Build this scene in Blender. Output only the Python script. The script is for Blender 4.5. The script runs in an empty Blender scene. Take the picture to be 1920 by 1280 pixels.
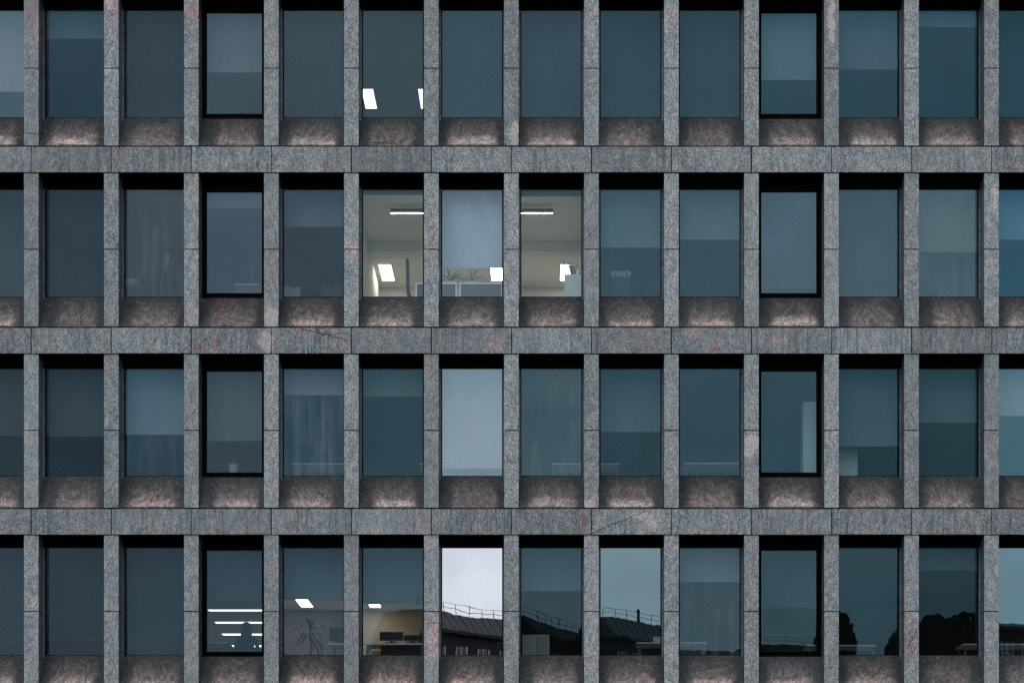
import bpy, bmesh, math, random
from mathutils import Vector, Matrix
R = math.radians
random.seed(7)
S = bpy.context.scene
C = S.collection

# ------------------------------------------------------------------ camera
# 94 px of the 1920 px photograph are one metre on the front plane of the facade (Y = 0)
PPM = 94.0; F = 3800.0; D = F / PPM; HX = 1020.0; HY = 1700.0; EYE = 1.6
cam = bpy.data.objects.new('camera', bpy.data.cameras.new('camera')); C.objects.link(cam)
cam.location = (0, -D, EYE); cam.rotation_euler = (R(90), 0, 0)
cam.data.sensor_width = 36; cam.data.lens = 36 * F / 1920
cam.data.shift_x = (960 - HX) / 1920; cam.data.shift_y = (HY - 640) / 1920
cam.data.clip_start = 0.1; cam.data.clip_end = 2000
S.camera = cam

# ------------------------------------------------------------------ sky, sun, exposure
SUN_EL, SUN_AZ = R(58), R(200)
w = bpy.data.worlds.new('World'); S.world = w; w.use_nodes = True
nt = w.node_tree; nt.nodes.clear()
def N(t, kind, ins=None, **kw):
    n = t.nodes.new(kind)
    for k, v in kw.items(): setattr(n, k, v)
    for k, v in (ins or {}).items():
        if isinstance(v, bpy.types.NodeSocket): t.links.new(v, n.inputs[k])
        else: n.inputs[k].default_value = v
    return n
def M(t, op, a, b=0.0, c=0.0, clamp=False):
    n = N(t, 'ShaderNodeMath', {0: a, 1: b, 2: c}, operation=op); n.use_clamp = clamp
    return n.outputs[0]
def V(t, op, a, b=(0, 0, 0), out=0):
    n = N(t, 'ShaderNodeVectorMath', {0: a}, operation=op)
    if op == 'SCALE':
        if isinstance(b, bpy.types.NodeSocket): t.links.new(b, n.inputs['Scale'])
        else: n.inputs['Scale'].default_value = b
    elif op not in ('LENGTH', 'NORMALIZE'):
        if isinstance(b, bpy.types.NodeSocket): t.links.new(b, n.inputs[1])
        else: n.inputs[1].default_value = b
    return n.outputs[out]
def MIX(t, f, a, b, mode='MIX'):
    n = t.nodes.new('ShaderNodeMix'); n.data_type = 'RGBA'; n.blend_type = mode
    for i, v in ((0, f), (6, a), (7, b)):
        if isinstance(v, bpy.types.NodeSocket): t.links.new(v, n.inputs[i])
        else: n.inputs[i].default_value = v if i == 0 else (tuple(v) + (1,))[:4]
    return n.outputs[2]
def SM(t, x, a, b):      # smooth step from a to b
    n = N(t, 'ShaderNodeMapRange', {0: x, 1: a, 2: b}, interpolation_type='SMOOTHSTEP')
    return n.outputs[0]
def NZ(t, vec, scale, detail=2.0, rough=0.5, out=0):
    return N(t, 'ShaderNodeTexNoise', {'Vector': vec, 'Scale': scale, 'Detail': detail, 'Roughness': rough}).outputs[out]

sky = N(nt, 'ShaderNodeTexSky', sky_type='NISHITA', sun_disc=False, sun_elevation=SUN_EL,
        sun_rotation=SUN_AZ, air_density=1.0, dust_density=3.0, ozone_density=2.0)
tc = N(nt, 'ShaderNodeTexCoord')
cl = NZ(nt, V(nt, 'MULTIPLY', tc.outputs['Generated'], (1.5, 1.5, 5.0)), 1.6, 4, .5)
cloud = MIX(nt, SM(nt, cl, .3, .75), (6.6, 7.1, 8.2), (8.6, 9.0, 9.9))
over = MIX(nt, .8, sky.outputs[0], cloud)
bg = N(nt, 'ShaderNodeBackground', {'Color': over, 'Strength': 0.094})
nt.links.new(bg.outputs[0], N(nt, 'ShaderNodeOutputWorld').inputs[0])

sd = bpy.data.lights.new('sun', 'SUN'); sd.energy = 1.5; sd.angle = R(50); sd.color = (1.0, .96, .93)
sun = bpy.data.objects.new('sun', sd); C.objects.link(sun)
# Nishita rotation is measured clockwise from +Y
sdir = Vector((math.sin(SUN_AZ) * math.cos(SUN_EL), math.cos(SUN_AZ) * math.cos(SUN_EL), math.sin(SUN_EL)))
sun.rotation_euler = sdir.to_track_quat('Z', 'Y').to_euler(); sun.location = (-10, -30, 40)

S.view_settings.view_transform = 'Standard'; S.view_settings.look = 'None'
S.view_settings.exposure = 0.0; S.view_settings.gamma = 1.0
S.render.engine = 'CYCLES'
cy = S.cycles
cy.use_denoising = True; cy.sample_clamp_indirect = 3.0; cy.max_bounces = 8; cy.transparent_max_bounces = 12
cy.caustics_reflective = False; cy.caustics_refractive = False

# ------------------------------------------------------------------ helpers
def X(px, y=0.0): return (px - HX) * (D + y) / F
def Z(py, y=0.0): return EYE + (HY - py) * (D + y) / F
def P(px, py, y): return Vector((X(px, y), y, Z(py, y)))

class MB:
    def __init__(s): s.bm = bmesh.new()
    def box(s, a, b, mi=0, side=None):
        x0, y0, z0 = (min(a[i], b[i]) for i in range(3)); x1, y1, z1 = (max(a[i], b[i]) for i in range(3))
        v = [s.bm.verts.new(p) for p in ((x0,y0,z0),(x1,y0,z0),(x1,y1,z0),(x0,y1,z0),(x0,y0,z1),(x1,y0,z1),(x1,y1,z1),(x0,y1,z1))]
        for k, f in enumerate(((0,3,2,1),(4,5,6,7),(0,1,5,4),(1,2,6,5),(2,3,7,6),(3,0,4,7))):
            fc = s.bm.faces.new([v[i] for i in f])
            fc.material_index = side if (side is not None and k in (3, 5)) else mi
        return v
    def prism(s, prof, x0, x1, mi=0):            # profile in (y, z), extruded in x
        a = [s.bm.verts.new((x0, y, z)) for y, z in prof]; b = [s.bm.verts.new((x1, y, z)) for y, z in prof]
        n = len(prof)
        fs = [s.bm.faces.new(a), s.bm.faces.new(b[::-1])]
        for i in range(n): fs.append(s.bm.faces.new((a[i], b[i], b[(i+1) % n], a[(i+1) % n])))
        for f in fs: f.material_index = mi
    def tube(s, pts, r, seg=6, mi=0):
        pts = [Vector(p) for p in pts]; rs = r if isinstance(r, (list, tuple)) else [r] * len(pts)
        rings = []
        for i, p in enumerate(pts):
            d = (pts[min(i+1, len(pts)-1)] - pts[max(i-1, 0)]).normalized()
            u = d.cross(Vector((0, 0, 1)) if abs(d.z) < .9 else Vector((1, 0, 0))).normalized(); v = d.cross(u)
            rings.append([s.bm.verts.new(p + (u * math.cos(k*2*math.pi/seg) + v * math.sin(k*2*math.pi/seg)) * rs[i]) for k in range(seg)])
        for a, b in zip(rings, rings[1:]):
            for k in range(seg): s.bm.faces.new((a[k], a[(k+1) % seg], b[(k+1) % seg], b[k])).material_index = mi
        s.bm.faces.new(rings[0][::-1]); s.bm.faces.new(rings[-1])
    def lathe(s, c, prof, seg=20, sx=1, sy=1):
        rings = [[s.bm.verts.new((c[0] + r*sx*math.cos(k*2*math.pi/seg), c[1] + r*sy*math.sin(k*2*math.pi/seg), c[2] + z)) for k in range(seg)] for r, z in prof]
        for a, b in zip(rings, rings[1:]):
            for k in range(seg): s.bm.faces.new((a[k], a[(k+1) % seg], b[(k+1) % seg], b[k]))
        s.bm.faces.new(rings[0][::-1]); s.bm.faces.new(rings[-1])
    def leaf(s, base, direction, length, width, droop, n=5):
        p = Vector(base); d = Vector(direction).normalized(); sd = d.cross(Vector((0, 0, 1)))
        sd = sd.normalized() if sd.length > .01 else Vector((1, 0, 0)); prev = None
        for i in range(n + 1):
            t = i / n; wd = width * (math.sin(math.pi * min(1, .15 + t * .85)) ** .7) * .5 + .0008
            a, b = s.bm.verts.new(p - sd * wd), s.bm.verts.new(p + sd * wd)
            if prev: s.bm.faces.new((prev[0], prev[1], b, a))
            prev = (a, b); d = (d + Vector((0, 0, -droop / n))).normalized(); p = p + d * (length / n)
    def build(s, name, mats, parent=None, smooth=False, bevel=0.0):
        me = bpy.data.meshes.new(name)
        if bevel: bmesh.ops.bevel(s.bm, geom=s.bm.edges[:], offset=bevel, segments=1, affect='EDGES')
        bmesh.ops.recalc_face_normals(s.bm, faces=s.bm.faces[:])
        s.bm.to_mesh(me); s.bm.free()
        for m in (mats if isinstance(mats, (list, tuple)) else [mats]): me.materials.append(m)
        if smooth:
            for p in me.polygons: p.use_smooth = True
        o = bpy.data.objects.new(name, me); C.objects.link(o); o.parent = parent
        return o
def tag(o, label=None, cat=None, group=None, kind=None):
    for k, v in (('label', label), ('category', cat), ('group', group), ('kind', kind)):
        if v: o[k] = v
    return o
def thing(name, label, cat, loc=(0, 0, 0), rz=0, group=None):
    o = bpy.data.objects.new(name, None); C.objects.link(o); o.location = loc; o.rotation_euler = (0, 0, rz)
    o.empty_display_size = .1
    return tag(o, label, cat, group)

def srgb(c): return tuple((v/255/12.92 if v/255 <= .04045 else ((v/255 + .055)/1.055) ** 2.4) for v in c)
def mat(name, col, rough=.6, metal=0.0, spec=.5, var=.15, scale=8.0):
    m = bpy.data.materials.new(name); m.use_nodes = True; t = m.node_tree; b = t.nodes['Principled BSDF']
    b.inputs['Roughness'].default_value = rough; b.inputs['Metallic'].default_value = metal
    b.inputs['Specular IOR Level'].default_value = spec
    g = N(t, 'ShaderNodeTexCoord')
    n = NZ(t, g.outputs['Object'], scale, 3, .6)
    c = MIX(t, n, tuple(v * (1 - var) for v in col), tuple(min(1, v * (1 + var)) for v in col))
    t.links.new(c, b.inputs['Base Color'])
    return m
def emit(name, col, strength):
    m = bpy.data.materials.new(name); m.use_nodes = True; t = m.node_tree; t.nodes.clear()
    e = N(t, 'ShaderNodeEmission', {'Color': tuple(col) + (1,), 'Strength': strength})
    t.links.new(e.outputs[0], N(t, 'ShaderNodeOutputMaterial').inputs[0]); return m

# ------------------------------------------------------------------ granite
# pale and reddish inclusions of the stone: (x, y, half width, half height, kind) measured on the front plane
SPOTS = [(508,594,14,22,'c'), (500,640,16,20,'c'), (1108,936,14,16,'p'), (1104,945,12,10,'c'), (1408,829,15,17,'c'), (1404,845,12,12,'c'),
         (965,248,10,24,'c'), (1862,838,8,18,'p'), (1200,967,16,7,'c'), (1222,975,8,20,'c'), (1866,375,5,26,'c'), (1559,40,7,48,'c'),
         (404,640,9,22,'r'), (385,652,22,8,'r'), (570,624,14,9,'r'), (1340,652,16,10,'r'), (1298,626,18,9,'p'), (1092,978,9,22,'r'),
         (59,30,12,34,'r'), (210,8,14,28,'r'), (358,22,13,28,'r'), (1706,1210,14,18,'r'), (659,1196,13,10,'r'), (812,1200,14,50,'p'), (1106,1236,14,8,'r'),
         (206,6,10,10,'c'), (206,910,13,5,'p'), (1460,640,20,12,'p'), (660,470,10,22,'p'), (200,130,8,10,'c'), (72,70,8,46,'p'), (930,650,24,12,'p'), (1600,1080,20,50,'p')]
CRACKS = [(550,612,662,641,1.0), (590,614,606,630,1.1), (604,629,652,625,.7), (350,590,374,567,.7), (346,792,372,764,.7), (1106,1001,1212,957,1.0),
          (1110,990,1130,1000,.8), (1697,1172,1712,1200,1.0), (1723,1176,1700,1214,.8), (1702,1240,1722,1205,.7), (496,1000,468,1010,.5),
          (78,266,128,269,1.3), (110,268,160,272,.9), (288,246,306,266,.8), (302,262,316,276,.6), (682,264,742,268,1.1), (700,270,732,262,.8),
          (820,262,880,268,.7), (585,915,620,938,.8), (705,918,740,936,.8), (520,290,500,322,.3), (805,710,824,692,.7), (1005,690,1100,720,.2),
          (1698,235,1724,215,.7), (1350,365,1376,345,.5), (1096,450,1118,430,.7), (1100,425,1118,470,.5), (312,590,330,560,.8), (45,63,72,60,.2),
          (45,251,72,251,.9), (805,1168,822,1166,.7), (380,640,410,628,.6), (1800,930,1826,950,.9), (1795,946,1830,938,.7), (1245,805,1272,814,.7), (540,590,625,600,.5)]
def shape_masks(t, pos, spots, cracks):
    """inclusions and cracks, as masks over the stone's own position"""
    wob = V(t, 'SCALE', V(t, 'SUBTRACT', NZ(t, pos, 5.5, 6, .7, out=1), (.5, .5, .5)), .40)
    p = V(t, 'MULTIPLY', V(t, 'ADD', pos, wob), (1, 0, 1))
    masks = {}
    for x, y, rx, ry, k in spots:
        q = V(t, 'MULTIPLY', V(t, 'SUBTRACT', p, (X(x), 0, Z(y))), (PPM / rx, 0, PPM / ry))
        d = V(t, 'LENGTH', q, out=1)
        m = SM(t, d, 1.05, .8) if k == 'c' else SM(t, d, 1.3, .3)
        masks[k] = m if k not in masks else M(t, 'MAXIMUM', masks[k], m)
    wob2 = V(t, 'SCALE', V(t, 'SUBTRACT', NZ(t, pos, 7.0, 6, .7, out=1), (.5, .5, .5)), .10)
    p2 = V(t, 'MULTIPLY', V(t, 'ADD', pos, wob2), (1, 0, 1))
    cr = None
    for x0, y0, x1, y1, s in cracks:
        a = Vector((X(x0), 0, Z(y0))); ab = Vector((X(x1), 0, Z(y1))) - a
        pa = V(t, 'SUBTRACT', p2, a)
        h = M(t, 'MULTIPLY', V(t, 'DOT_PRODUCT', pa, ab, out=1), 1 / ab.length_squared, clamp=True)
        d = V(t, 'LENGTH', V(t, 'SUBTRACT', pa, V(t, 'SCALE', tuple(ab), h)), out=1)
        m = M(t, 'MULTIPLY', SM(t, d, .010, .002), s)
        cr = m if cr is None else M(t, 'MAXIMUM', cr, m)
    return masks, cr

def granite(name, kind, spots=(), cracks=()):
    m = bpy.data.materials.new(name); m.use_nodes = True; t = m.node_tree; b = t.nodes['Principled BSDF']
    geo = N(t, 'ShaderNodeNewGeometry'); pos0 = geo.outputs['Position']
    inf = N(t, 'ShaderNodeObjectInfo'); rnd = inf.outputs['Random']
    off = N(t, 'ShaderNodeCombineXYZ', {0: M(t, 'MULTIPLY', rnd, 37.0), 1: M(t, 'MULTIPLY', rnd, 11.0), 2: M(t, 'MULTIPLY', rnd, 53.0)}).outputs[0]
    pos = V(t, 'ADD', pos0, off)
    # crystals
    a = NZ(t, pos, 50, 3, .85); v = N(t, 'ShaderNodeTexVoronoi', {'Vector': pos, 'Scale': 74.0}, feature='F1')
    vc = N(t, 'ShaderNodeSeparateColor', {0: v.outputs['Color']}).outputs[0]
    grain = M(t, 'ADD', M(t, 'MULTIPLY', SM(t, a, .40, .62), .55), M(t, 'MULTIPLY', vc, .45))
    dark, light = ((.038, .051, .056), (.655, .705, .710))
    col = MIX(t, grain, dark, light)
    # slow mottling and veining of each slab
    big = NZ(t, pos, 2.3, 4, .6)
    diag = NZ(t, V(t, 'MULTIPLY', V(t, 'ADD', pos, V(t, 'SCALE', NZ(t, pos, 1.2, 2, .5, out=1), .9)), (3.2, 3.2, 1.1)), 3.5, 5, .7)
    col = MIX(t, 1.0, col, MIX(t, big, (.80, .85, .90), (1.20, 1.15, 1.10)), 'MULTIPLY')
    col = MIX(t, .85, col, MIX(t, SM(t, diag, .36, .66), (.70, .74, .78), (1.22, 1.20, 1.17)), 'MULTIPLY')
    pinkz = SM(t, NZ(t, pos, 1.1, 3, .55), .56, .74)
    col = MIX(t, M(t, 'MULTIPLY', pinkz, .35), col, MIX(t, 1.0, col, (1.35, .86, .84), 'MULTIPLY'))
    tone = M(t, 'ADD', M(t, 'MULTIPLY', rnd, .30), .85)
    col = V(t, 'SCALE', col, tone)
    masks, cr = shape_masks(t, pos0, spots, cracks)
    if 'r' in masks: col = MIX(t, M(t, 'MULTIPLY', masks['r'], .42), col, MIX(t, 1.0, col, (1.5, .62, .66), 'MULTIPLY'))
    if 'p' in masks: col = MIX(t, M(t, 'MULTIPLY', masks['p'], .6), col, MIX(t, 1.0, col, (1.9, 1.25, 1.18), 'MULTIPLY'))
    if 'c' in masks: col = MIX(t, M(t, 'MULTIPLY', masks['c'], .75), col, MIX(t, grain, (.34, .31, .30), (.95, .87, .83)))
    if kind == 'band': col = V(t, 'SCALE', col, .92)
    if kind == 'band':          # run-off streaks down the face of the band
        st = NZ(t, V(t, 'MULTIPLY', pos, (1, 1, .05)), 22, 4, .75)
        st2 = SM(t, NZ(t, V(t, 'MULTIPLY', pos, (1, 1, .08)), 2.2, 2, .5), .35, .6)
        k = M(t, 'MULTIPLY', SM(t, st, .44, .60), st2)
        col = MIX(t, M(t, 'MULTIPLY', k, .62), col, MIX(t, 1.0, col, (.38, .42, .47), 'MULTIPLY'))
    if kind == 'sill':          # paler, pinker patch low in the middle, dark around it
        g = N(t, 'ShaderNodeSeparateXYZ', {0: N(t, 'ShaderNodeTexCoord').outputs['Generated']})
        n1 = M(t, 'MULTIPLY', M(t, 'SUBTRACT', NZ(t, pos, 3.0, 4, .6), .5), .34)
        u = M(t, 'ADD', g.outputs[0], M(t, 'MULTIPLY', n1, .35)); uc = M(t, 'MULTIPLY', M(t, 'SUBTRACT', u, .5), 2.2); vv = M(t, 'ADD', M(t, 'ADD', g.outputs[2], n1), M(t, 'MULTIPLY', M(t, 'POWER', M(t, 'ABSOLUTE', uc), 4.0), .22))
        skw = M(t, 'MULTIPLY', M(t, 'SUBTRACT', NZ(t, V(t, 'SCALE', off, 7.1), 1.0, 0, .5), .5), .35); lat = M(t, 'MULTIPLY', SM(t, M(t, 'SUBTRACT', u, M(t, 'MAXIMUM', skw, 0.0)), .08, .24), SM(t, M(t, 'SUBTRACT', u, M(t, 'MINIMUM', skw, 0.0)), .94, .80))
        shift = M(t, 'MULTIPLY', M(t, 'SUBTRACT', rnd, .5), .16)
        low_patch = M(t, 'MULTIPLY', M(t, 'MULTIPLY', lat, SM(t, M(t, 'ADD', vv, shift), .46, .05)), SM(t, g.outputs[2], .05, .12))
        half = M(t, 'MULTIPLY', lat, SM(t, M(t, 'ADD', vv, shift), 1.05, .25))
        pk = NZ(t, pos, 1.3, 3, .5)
        pink_tone = MIX(t, SM(t, pk, .35, .62), MIX(t, 1.0, col, (1.5, 1.25, 1.12), 'MULTIPLY'), MIX(t, 1.0, col, (1.75, 1.16, 1.03), 'MULTIPLY'))
        dark_tone = MIX(t, 1.0, col, (.14, .145, .15), 'MULTIPLY')
        col = MIX(t, M(t, 'MULTIPLY', half, M(t, 'ADD', .35, M(t, 'MULTIPLY', SM(t, diag, .3, .7), .45))), dark_tone, MIX(t, 1.0, col, (.64, .49, .47), 'MULTIPLY'))
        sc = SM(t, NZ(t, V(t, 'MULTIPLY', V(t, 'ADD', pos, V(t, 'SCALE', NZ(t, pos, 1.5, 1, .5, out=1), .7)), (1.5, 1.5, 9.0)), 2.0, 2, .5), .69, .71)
        inten = M(t, 'MULTIPLY', SM(t, NZ(t, V(t, 'SCALE', off, 3.3), 1.0, 0, .5), .25, .7), M(t, 'ADD', .45, M(t, 'MULTIPLY', SM(t, diag, .30, .62), .65))); col = MIX(t, M(t, 'MULTIPLY', low_patch, inten, clamp=True), col, pink_tone)
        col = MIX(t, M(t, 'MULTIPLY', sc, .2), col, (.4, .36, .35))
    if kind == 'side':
        col = MIX(t, 1.0, col, (.38, .43, .48), 'MULTIPLY')  # polished faces; the darker tint also deepens the jamb shade
    if cr is not None: col = MIX(t, cr, col, (.008, .009, .011))
    t.links.new(col, b.inputs['Base Color'])
    b.inputs['Roughness'].default_value = .22 if kind == 'side' else .85
    b.inputs['Specular IOR Level'].default_value = .5 if kind == 'side' else .2
    if kind != 'side':
        hgt = grain if cr is None else M(t, 'SUBTRACT', grain, M(t, 'MULTIPLY', cr, 4.0))
        bp = N(t, 'ShaderNodeBump', {'Height': hgt, 'Strength': .5, 'Distance': .006})
        t.links.new(bp.outputs[0], b.inputs['Normal'])
    return m
_g = {}
def stone(kind, x0=0, x1=0, y0=0, y1=0):      # granite of one slab, with the inclusions and cracks that fall on it (photo px)
    sp = tuple(s for s in SPOTS if s[0] + s[2] * 1.4 + 10 > x0 and s[0] - s[2] * 1.4 - 10 < x1 and s[1] + s[3] * 1.4 + 10 > y0 and s[1] - s[3] * 1.4 - 10 < y1) if kind != 'sill' else ()
    cr = tuple(c for c in CRACKS if max(c[0], c[2]) + 8 > x0 and min(c[0], c[2]) - 8 < x1 and max(c[1], c[3]) + 8 > y0 and min(c[1], c[3]) - 8 < y1)
    if kind == 'band': cr = tuple(c for c in cr if (c[1] + c[3]) / 2 > y0)
    if (kind, sp, cr) not in _g: _g[kind, sp, cr] = granite({'pier': 'flamed granite', 'band': 'streaked granite', 'sill': 'dark granite with pink patch'}[kind], kind, sp, cr)
    return _g[kind, sp, cr]
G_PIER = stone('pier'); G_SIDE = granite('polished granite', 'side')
BLACK = mat('black metal and soffit shade', (.0016, .0017, .002), .5, 0, .04); VOID = mat('dark joint filler', (.004, .004, .005), .9, 0, .1)
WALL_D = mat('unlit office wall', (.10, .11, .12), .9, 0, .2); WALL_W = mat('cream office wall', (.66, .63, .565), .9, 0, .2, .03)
CEIL_W = mat('office ceiling', (.78, .77, .72), .9, 0, .2, .03); FLOOR_W = mat('office carpet', (.58, .54, .48), .95, 0, .1)
WALL_M = mat('mauve office wall', (.20, .17, .18), .9, 0, .2, .05)

# ------------------------------------------------------------------ glass
def glass(name, refl, trans, wave=1.0, streak=0.0, dust=0.05, grain=1.0):
    m = bpy.data.materials.new(name); m.use_nodes = True; t = m.node_tree; t.nodes.clear()
    pos = N(t, 'ShaderNodeNewGeometry').outputs['Position']
    h = M(t, 'ADD', NZ(t, pos, 1.4, 1, .4), M(t, 'MULTIPLY', NZ(t, pos, 5.0, 1, .4), .10))
    bp = N(t, 'ShaderNodeBump', {'Height': h, 'Strength': 1.0, 'Distance': .0006 * wave})
    vr = M(t, 'ADD', M(t, 'MULTIPLY', NZ(t, pos, 30, 2, .9), grain), M(t, 'MULTIPLY', NZ(t, pos, .9, 2, .5), .36))
    rc = V(t, 'SCALE', tuple(refl), M(t, 'ADD', vr, .82 - grain * .5))
    gl = N(t, 'ShaderNodeBsdfGlossy', {'Color': rc, 'Roughness': 0.0, 'Normal': bp.outputs[0]})
    tr = N(t, 'ShaderNodeBsdfTransparent', {'Color': tuple(trans) + (1,)})
    sh = N(t, 'ShaderNodeAddShader', {0: gl.outputs[0], 1: tr.outputs[0]}).outputs[0]
    if dust:              # a thin film of city dust
        fd = M(t, 'MULTIPLY', SM(t, NZ(t, pos, 34, 2, .9), .38, .64), dust)
        sh = N(t, 'ShaderNodeMixShader', {0: fd, 1: sh, 2: N(t, 'ShaderNodeBsdfDiffuse', {'Color': (.30, .38, .43, 1)}).outputs[0]}).outputs[0]
    if streak:            # a film of dirt with vertical runs
        st = NZ(t, V(t, 'MULTIPLY', pos, (1, 1, .10)), 5.0, 4, .6); bl = NZ(t, pos, 1.6, 4, .6)
        f = M(t, 'MULTIPLY', M(t, 'MULTIPLY', SM(t, st, .40, .72), SM(t, bl, .3, .62)), streak)
        df = N(t, 'ShaderNodeBsdfDiffuse', {'Color': (.36, .42, .47, 1)})
        sh = N(t, 'ShaderNodeMixShader', {0: f, 1: sh, 2: df.outputs[0]}).outputs[0]
    t.links.new(sh, N(t, 'ShaderNodeOutputMaterial').inputs[0]); return m
def clearback():
    m = bpy.data.materials.new('pane rear face'); m.use_nodes = True; t = m.node_tree; t.nodes.clear()
    tr = N(t, 'ShaderNodeBsdfTransparent', {'Color': (1, 1, 1, 1)})
    t.links.new(tr.outputs[0], N(t, 'ShaderNodeOutputMaterial').inputs[0]); return m
CLEAR = clearback()
_b = {}
def blind_mat(col, transl):
    key = (tuple(round(c, 3) for c in col), transl)
    if key not in _b:
        m = bpy.data.materials.new('roller blind fabric'); m.use_nodes = True; t = m.node_tree; t.nodes.clear()
        pos = N(t, 'ShaderNodeNewGeometry').outputs['Position']
        n = M(t, 'ADD', M(t, 'MULTIPLY', NZ(t, V(t, 'MULTIPLY', pos, (1, 1, .3)), 4.0, 3, .6), .5), M(t, 'MULTIPLY', NZ(t, pos, 30, 2, .9), .5))
        c = MIX(t, n, tuple(v * .60 for v in col), tuple(min(1, v * 1.40) for v in col))
        df = N(t, 'ShaderNodeBsdfDiffuse', {'Color': c}); tl = N(t, 'ShaderNodeBsdfTranslucent', {'Color': c})
        mx = N(t, 'ShaderNodeMixShader', {0: transl, 1: df.outputs[0], 2: tl.outputs[0]})
        t.links.new(mx.outputs[0], N(t, 'ShaderNodeOutputMaterial').inputs[0]); _b[key] = m
    return _b[key]

# per window: colour below the blind, colour on the blind, blind's lower edge (photo px), extras
#     key (row, column): (lower rgb, upper rgb or None, edge y or None, {options})
WIN = {
 (0,-2): ((59,76,88),(75,92,104),120,{}), (0,-1): ((69,91,103),(96,115,127),172,{}), (0,0): ((44,63,74),(56,77,90),73,{}),
 (0,1): ((41,53,61),(51,66,76),225,{}), (0,2): ((61,78,88),(74,92,103),136,{}), (0,3): ((51,68,78),(57,74,84),225,{}),
 (0,4): ((54,71,79),None,None,{'T':.42}), (0,5): ((50,71,84),(58,79,92),225,{}), (0,6): ((44,60,69),(55,75,86),225,{}),
 (0,7): ((40,58,68),(50,73,85),225,{}), (0,8): ((40,58,68),(50,73,85),225,{}), (0,9): ((46,71,83),(64,90,104),150,{}),
 (0,10): ((44,69,81),(60,85,99),130,{}), (0,11): ((42,67,79),(52,78,92),51,{}), (0,12): ((32,54,63),(40,67,79),225,{}), (0,13): ((34,54,63),(42,67,79),225,{}),
 (1,-2): ((44,57,66),(55,72,82),561,{}), (1,-1): ((44,57,66),(55,72,82),561,{}), (1,0): ((37,49,58),(46,61,72),561,{}), (1,1): ((65,78,88),None,None,{'streak':.14}),
 (1,2): ((65,82,94),(70,87,99),390,{}), (1,3): ((53,68,78),(64,81,94),425,{}), (1,4): ((50,67,71),(75,96,103),365,{'T':.95}),
 (1,5): ((70,85,93),(116,135,144),502,{'T':.95}), (1,6): ((50,67,71),(75,96,103),368,{'T':.95}), (1,7): ((58,79,91),(70,95,106),464,{}),
 (1,8): ((56,79,91),(70,95,106),449,{}), (1,9): ((64,85,98),(72,94,107),541,{}), (1,10): ((53,71,81),(66,89,101),561,{}),
 (1,11): ((68,89,101),(79,100,109),472,{'streak':.16}), (1,12): ((48,80,98),(62,98,117),449,{}), (1,13): ((50,81,99),None,None,{}),
 (2,-2): ((43,54,62),(51,64,72),810,{}), (2,-1): ((41,54,62),(51,64,72),816,{}), (2,0): ((35,48,58),(47,61,71),818,{}),
 (2,1): ((50,68,80),(69,92,109),814,{'streak':.12}), (2,2): ((51,66,76),(62,80,90),826,{}), (2,3): ((57,76,88),(68,87,99),740,{'streak':.30}),
 (2,4): ((46,67,77),(57,78,88),743,{}), (2,5): ((86,113,122),(128,147,161),877,{}), (2,6): ((64,85,95),None,None,{'streak':.30}),
 (2,7): ((44,65,75),(57,81,93),809,{}), (2,8): ((50,73,85),None,None,{}), (2,9): ((46,71,83),None,None,{'T':.6}), (2,10): ((36,57,66),(52,76,86),836,{'T':.6}),
 (2,11): ((36,57,65),(47,71,81),792,{}), (2,12): ((68,99,112),(118,138,153),779,{}), (2,13): ((58,91,104),None,None,{}),
 (3,-2): ((49,64,74),None,None,{}), (3,-1): ((45,60,70),(50,65,75),1205,{}), (3,0): ((43,54,62),(46,60,70),1183,{}), (3,1): ((38,50,59),(47,63,73),1233,{}),
 (3,2): ((45,62,72),(51,70,82),1126,{'T':.6}), (3,3): ((45,58,68),(55,74,87),1123,{'T':.6}), (3,4): ((50,69,79),(58,79,90),1130,{'T':.6}),
 (3,5): ((215,218,228),None,None,{'T':.18,'dust':0}), (3,6): ((52,71,81),(62,85,95),1107,{}), (3,7): ((108,133,144),None,None,{'T':.5}),
 (3,8): ((60,79,89),(70,92,103),1090,{'streak':.16}), (3,9): ((44,63,71),(52,76,85),1138,{}), (3,10): ((46,67,77),None,None,{}),
 (3,11): ((36,53,61),(42,63,71),1068,{}), (3,12): ((98,127,142),None,None,{}), (3,13): ((50,71,83),None,None,{}),
}
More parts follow.
